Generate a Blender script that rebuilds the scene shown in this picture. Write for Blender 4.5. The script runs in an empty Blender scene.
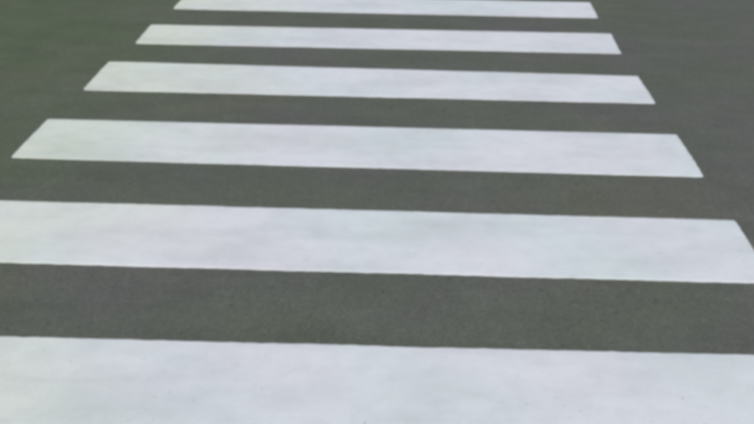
import bpy, bmesh, math, random
from mathutils import Matrix, Vector, noise

sc = bpy.context.scene
COL = sc.collection

# ---------------------------------------------------------------- camera
# A pedestrian holding a phone at 1.7 m, looking down along the crossing.
cam_data = bpy.data.cameras.new("camera")
cam_data.sensor_width = 36.0
cam_data.lens = 36.0 * 900.0 / 754.0
cam_data.clip_start = 0.05
cam_data.clip_end = 2000.0
cam = bpy.data.objects.new("camera", cam_data)
COL.objects.link(cam)
pitch, roll, yaw = math.radians(26.406), -0.016, math.radians(2.954)
fw = Vector((0, math.cos(pitch), -math.sin(pitch)))
rt = Vector((1, 0, 0))
dn = fw.cross(rt)
r2 = math.cos(roll) * rt + math.sin(roll) * dn
d2 = -math.sin(roll) * rt + math.cos(roll) * dn
M = Matrix((r2, -d2, -fw)).transposed().to_4x4()
cam.matrix_world = Matrix.Translation((0, 0, 1.7)) @ Matrix.Rotation(yaw, 4, 'Z') @ M
sc.camera = cam

# ---------------------------------------------------------------- daylight
SUN_EL, SUN_AZ = math.radians(50), math.radians(150)     # high thin overcast, sun behind to the right
world = bpy.data.worlds.new("World")
sc.world = world
world.use_nodes = True
wn, wl = world.node_tree.nodes, world.node_tree.links
bg = wn["Background"]
sky = wn.new("ShaderNodeTexSky")
sky.sky_type = 'NISHITA'
sky.sun_disc = False
sky.sun_elevation = SUN_EL
sky.sun_rotation = SUN_AZ
sky.air_density = 1.0
sky.dust_density = 3.0
sky.ozone_density = 1.0
wl.new(sky.outputs[0], bg.inputs[0])
bg.inputs[1].default_value = 0.10

sun = bpy.data.lights.new("sun", 'SUN')
sun.energy = 1.95
sun.angle = math.radians(12)
sun.color = (1.0, 0.95, 0.87)
sun_ob = bpy.data.objects.new("sun", sun)
COL.objects.link(sun_ob)
# direction towards the sun: the sky's rotation is measured from +Y, clockwise
sdir = Vector((math.sin(SUN_AZ) * math.cos(SUN_EL), math.cos(SUN_AZ) * math.cos(SUN_EL), math.sin(SUN_EL)))
sun_ob.rotation_euler = sdir.to_track_quat('Z', 'Y').to_euler()
sun_ob.location = (0, 0, 20)

vs = sc.view_settings
vs.view_transform = 'Standard'
vs.look = 'None'
vs.exposure = 0.0
vs.gamma = 1.0
vs.use_curve_mapping = False
sc.render.engine = 'CYCLES'
sc.cycles.pixel_filter_type = 'BLACKMAN_HARRIS'
sc.cycles.filter_width = 5.0          # soft optics of a cheap phone camera


# ---------------------------------------------------------------- materials
class NT:
    def __init__(self, name):
        self.m = bpy.data.materials.new(name)
        self.m.use_nodes = True
        self.n, self.l = self.m.node_tree.nodes, self.m.node_tree.links
        self.b = self.n["Principled BSDF"]
        self.tc = self.n.new("ShaderNodeNewGeometry").outputs["Position"]   # metres on the road

    def noise(self, scale, detail=3, rough=0.55, stretch=None, dist=0.0, offset=(0, 0, 0)):
        mp = self.n.new("ShaderNodeMapping")
        mp.inputs["Location"].default_value = offset
        if stretch:
            mp.inputs["Scale"].default_value = stretch
        self.l.new(self.tc, mp.inputs[0])
        t = self.n.new("ShaderNodeTexNoise")
        t.inputs["Scale"].default_value = scale
        t.inputs["Detail"].default_value = detail
        t.inputs["Roughness"].default_value = rough
        t.inputs["Distortion"].default_value = dist
        self.l.new(mp.outputs[0], t.inputs["Vector"])
        return t.outputs[0]

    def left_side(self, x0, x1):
        """1 over the road's left part fading to 0 at the right, with a wandering edge: the greenish
        colour cast of the camera lens, painted into the surface colours."""
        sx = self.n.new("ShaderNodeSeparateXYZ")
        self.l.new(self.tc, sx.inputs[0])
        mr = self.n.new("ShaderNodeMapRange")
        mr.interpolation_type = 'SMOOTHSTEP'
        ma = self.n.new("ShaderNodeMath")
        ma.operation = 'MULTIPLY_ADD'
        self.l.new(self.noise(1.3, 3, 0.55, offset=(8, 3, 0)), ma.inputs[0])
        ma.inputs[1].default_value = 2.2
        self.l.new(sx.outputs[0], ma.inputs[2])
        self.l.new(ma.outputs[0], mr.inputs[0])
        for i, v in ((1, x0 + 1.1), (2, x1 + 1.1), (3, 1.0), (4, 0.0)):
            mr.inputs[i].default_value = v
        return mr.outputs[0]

    def voronoi(self, scale, feature='F1', out="Distance", rand=1.0):
        t = self.n.new("ShaderNodeTexVoronoi")
        t.feature = feature
        t.inputs["Scale"].default_value = scale
        t.inputs["Randomness"].default_value = rand
        self.l.new(self.tc, t.inputs["Vector"])
        return t.outputs[out]

    def ramp(self, src, stops, interp='LINEAR'):
        r = self.n.new("ShaderNodeValToRGB")
        r.color_ramp.interpolation = interp
        e = r.color_ramp.elements
        while len(e) < len(stops):
            e.new(0.5)
        for el, (p, c) in zip(e, stops):
            el.position = p
            el.color = (c, c, c, 1) if isinstance(c, (int, float)) else (*c, 1)
        self.l.new(src, r.inputs[0])
        return r.outputs[0]

    def mix(self, a, b, fac, mode='MIX'):
        x = self.n.new("ShaderNodeMix")
        x.data_type = 'RGBA'
        x.blend_type = mode
        for v, s in ((fac, 0), (a, 6), (b, 7)):
            if isinstance(v, bpy.types.NodeSocket):
                self.l.new(v, x.inputs[s])
            elif isinstance(v, (int, float)):
                x.inputs[s].default_value = v if s == 0 else (v, v, v, 1)
            else:
                x.inputs[s].default_value = (*v, 1)
        return x.outputs[2]

    def bump(self, h, strength, dist, prev=None):
        b = self.n.new("ShaderNodeBump")
        b.inputs["Strength"].default_value = strength
        b.inputs["Distance"].default_value = dist
        self.l.new(h, b.inputs["Height"])
        if prev is not None:
            self.l.new(prev, b.inputs["Normal"])
        return b.outputs[0]


def asphalt_material():
    t = NT("worn_grey_asphalt")
    # binder colour drifts between green-grey and blue-grey over a metre or so
    col = t.ramp(t.noise(0.9, 3, 0.5), [(0.34, (0.107, 0.126, 0.096)), (0.48, (0.112, 0.127, 0.105)), (0.6, (0.116, 0.125, 0.114)), (0.68, (0.116, 0.125, 0.121))])
    col = t.mix(col, (1.01, 0.985, 0.99), 1.0, 'MULTIPLY')
    lens_cast = t.left_side(-2.8, -0.6)
    col = t.mix(col, (0.099, 0.127, 0.077), lens_cast)  # greenish lens shading on the left, painted into the asphalt colour
    # brown road dust lying in shallow patches
    col = t.mix(col, (0.129, 0.131, 0.102), t.ramp(t.noise(0.75, 4, 0.6, offset=(21, 5, 0)), [(0.52, 0.0), (0.72, 0.6)]))
    # dusty and tyre polished blotches, a hand to half a metre wide
    col = t.mix(col, t.ramp(t.noise(3.5, 4, 0.6, offset=(3, 7, 0)), [(0.3, 0.92), (0.7, 1.08)]), 1.0, 'MULTIPLY')
    # traffic runs across the crossing: faint streaks along x
    col = t.mix(col, t.ramp(t.noise(5, 4, 0.6, stretch=(0.25, 1.6, 1)), [(0.3, 0.94), (0.7, 1.05)]), 1.0, 'MULTIPLY')
    # aggregate: single stones paler or darker than the binder
    col = t.mix(col, t.ramp(t.voronoi(115, out="Color"), [(0.0, 0.82), (0.6, 1.02), (0.9, 1.15), (1.0, 1.5)]), 1.0, 'MULTIPLY')
    col = t.mix(col, t.ramp(t.noise(260, 2, 0.6), [(0.3, 0.92), (0.7, 1.09)]), 1.0, 'MULTIPLY')
    # a few dark bitumen specks
    col = t.mix(col, t.ramp(t.noise(38, 2, 0.5, offset=(9, 2, 0)), [(0.26, 0.62), (0.34, 1.0)]), 1.0, 'MULTIPLY')
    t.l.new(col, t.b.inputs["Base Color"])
    t.b.inputs["Roughness"].default_value = 0.92
    t.b.inputs["Specular IOR Level"].default_value = 0.25
    n = t.bump(t.voronoi(115), 0.42, 0.004)
    n = t.bump(t.noise(30, 4, 0.6), 0.35, 0.006, n)
    t.l.new(n, t.b.inputs["Normal"])
    return t.m


def paint_material():
    t = NT("white_road_paint")
    col = t.ramp(t.noise(1.3, 3, 0.5, offset=(5, 1, 0)), [(0.36, (0.698, 0.780, 0.785)), (0.5, (0.738, 0.778, 0.805)), (0.62, (0.758, 0.775, 0.815))])
    col = t.mix(col, (0.712, 0.778, 0.665), t.left_side(-2.3, -0.5))  # the same lens tint mixed into the white of the stripes
    # cloudy grime left by tyres and shoes
    col = t.mix(col, t.ramp(t.noise(2.6, 4, 0.55, stretch=(0.7, 1.3, 1), offset=(1, 4, 0)), [(0.28, 0.88), (0.55, 1.0), (0.75, 1.04)]), 1.0, 'MULTIPLY')
    col = t.mix(col, t.ramp(t.noise(11, 5, 0.62, offset=(2, 2, 0)), [(0.28, 0.93), (0.55, 1.0)]), 1.0, 'MULTIPLY')
    # faint tyre scuffs, drawn along the road's traffic direction
    col = t.mix(col, t.ramp(t.noise(4.5, 5, 0.65, stretch=(0.35, 2.2, 1), dist=0.4, offset=(7, 7, 0)), [(0.28, 0.94), (0.46, 1.0)]), 1.0, 'MULTIPLY')
    # fine grain of glass beads and grit
    col = t.mix(col, t.ramp(t.noise(210, 2, 0.6), [(0.3, 0.94), (0.7, 1.04)]), 1.0, 'MULTIPLY')
    # pin holes worn through to the asphalt
    hole = t.ramp(t.noise(75, 3, 0.6, offset=(4, 9, 0)), [(0.24, 1.0), (0.31, 0.0)])
    col = t.mix(col, (0.25, 0.26, 0.24), hole)
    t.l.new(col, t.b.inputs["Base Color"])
    t.b.inputs["Roughness"].default_value = 0.7
    t.b.inputs["Specular IOR Level"].default_value = 0.3
    n = t.bump(t.voronoi(115), 0.3, 0.003)
    n = t.bump(t.noise(24, 4, 0.6), 0.2, 0.004, n)
    t.l.new(n, t.b.inputs["Normal"])
    return t.m


ASPHALT = asphalt_material()
PAINT = paint_material()

# ---------------------------------------------------------------- the road
# one sheet to the horizon; the part around the crossing is finer and very gently uneven
bm = bmesh.new()
xs = [-600, -150, -40, -12] + [-6 + 0.25 * i for i in range(49)] + [12, 40, 150, 600]
ys = [-600, -150, -40, -8] + [-2 + 0.25 * i for i in range(61)] + [20, 45, 150, 600]
grid = [[bm.verts.new((x, y, 0.0)) for x in xs] for y in ys]
for j in range(len(ys) - 1):
    for i in range(len(xs) - 1):
        bm.faces.new((grid[j][i], grid[j][i + 1], grid[j + 1][i + 1], grid[j + 1][i]))
me = bpy.data.meshes.new("road")
bm.to_mesh(me)
bm.free()
road = bpy.data.objects.new("road", me)
road["kind"] = "structure"
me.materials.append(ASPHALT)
COL.objects.link(road)


# ---------------------------------------------------------------- the stripes
THICK = 0.004


def stripe(corners, label, seed):
    """corners: far left, far right, near right, near left, on the road in metres. A slab of thick
    road paint with a slightly ragged outline and rounded rim."""
    c = [Vector((*p, 0)) for p in corners]
    centre = sum(c, Vector()) / 4
    loop = []
    for k in range(4):
        a, b = c[k], c[(k + 1) % 4]
        d = b - a
        n = Vector((d.y, -d.x, 0)).normalized()
        steps = max(8, int(d.length / 0.02))
        for s in range(steps):
            u = s / steps
            p = a + d * u
            w = 0.0035 * noise.noise(Vector((p.x * 4, p.y * 4, seed))) \
                + 0.0032 * noise.noise(Vector((p.x * 34, p.y * 28, seed + 5)))
            w -= 0.006 * math.exp(-min(u, 1 - u) * d.length / 0.012)   # corners never come out sharp
            loop.append(p - n * w)
    bm = bmesh.new()
    rings = []
    for z, inset in ((0.0, -0.002), (THICK * 0.7, 0.0), (THICK, 0.004)):
        ring = []
        for i, p in enumerate(loop):
            t = (loop[(i + 1) % len(loop)] - loop[i - 1]).normalized()
            n = Vector((t.y, -t.x, 0))
            ring.append(bm.verts.new((p.x - centre.x + n.x * inset, p.y - centre.y + n.y * inset, z)))
        rings.append(ring)
    L = len(loop)
    for a, b in zip(rings, rings[1:]):
        for i in range(L):
            bm.faces.new((a[i], a[(i + 1) % L], b[(i + 1) % L], b[i]))
    bm.faces.new(rings[-1])
    bmesh.ops.recalc_face_normals(bm, faces=bm.faces)
    if sum(f.normal.z * f.calc_area() for f in bm.faces) < 0:
        bmesh.ops.reverse_faces(bm, faces=bm.faces)
    me = bpy.data.meshes.new("crosswalk_stripe")
    bm.to_mesh(me)
    bm.free()
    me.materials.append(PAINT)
    ob = bpy.data.objects.new("crosswalk_stripe", me)
    ob.location = (centre.x, centre.y, 0.0)
    ob["label"] = label
    ob["category"] = "stripe"
    ob["group"] = "white stripes of the pedestrian crossing"
    COL.objects.link(ob)
    return ob


STRIPES = [
    ([(-1.961, 7.287), (1.320, 7.374), (1.305, 6.880), (-1.945, 6.789)],
     "farthest and thinnest-looking white painted stripe, cut by the top edge of the photo"),
    ([(-1.976, 6.300), (1.325, 6.425), (1.306, 5.930), (-1.946, 5.821)],
     "second white painted stripe from the top of the photo, next to the farthest one"),
    ([(-1.986, 5.397), (1.320, 5.439), (1.317, 4.941), (-1.956, 4.849)],
     "third white painted stripe from the top, both its slanted ends in view"),
    ([(-1.971, 4.363), (1.325, 4.454), (1.320, 3.917), (-1.950, 3.847)],
     "fourth white painted stripe from the top, the longest with both slanted ends in view"),
    ([(-1.965, 3.379), (1.333, 3.466), (1.322, 2.952), (-1.935, 2.857)],
     "long white painted stripe running off the left side with its right corner just in view"),
    ([(-1.960, 2.366), (1.330, 2.485), (1.320, 1.960), (-1.930, 1.870)],
     "nearest and widest white painted stripe, cut off by the bottom of the photo"),
]
for i, (c, label) in enumerate(STRIPES):
    stripe(c, label, 11.3 * i)
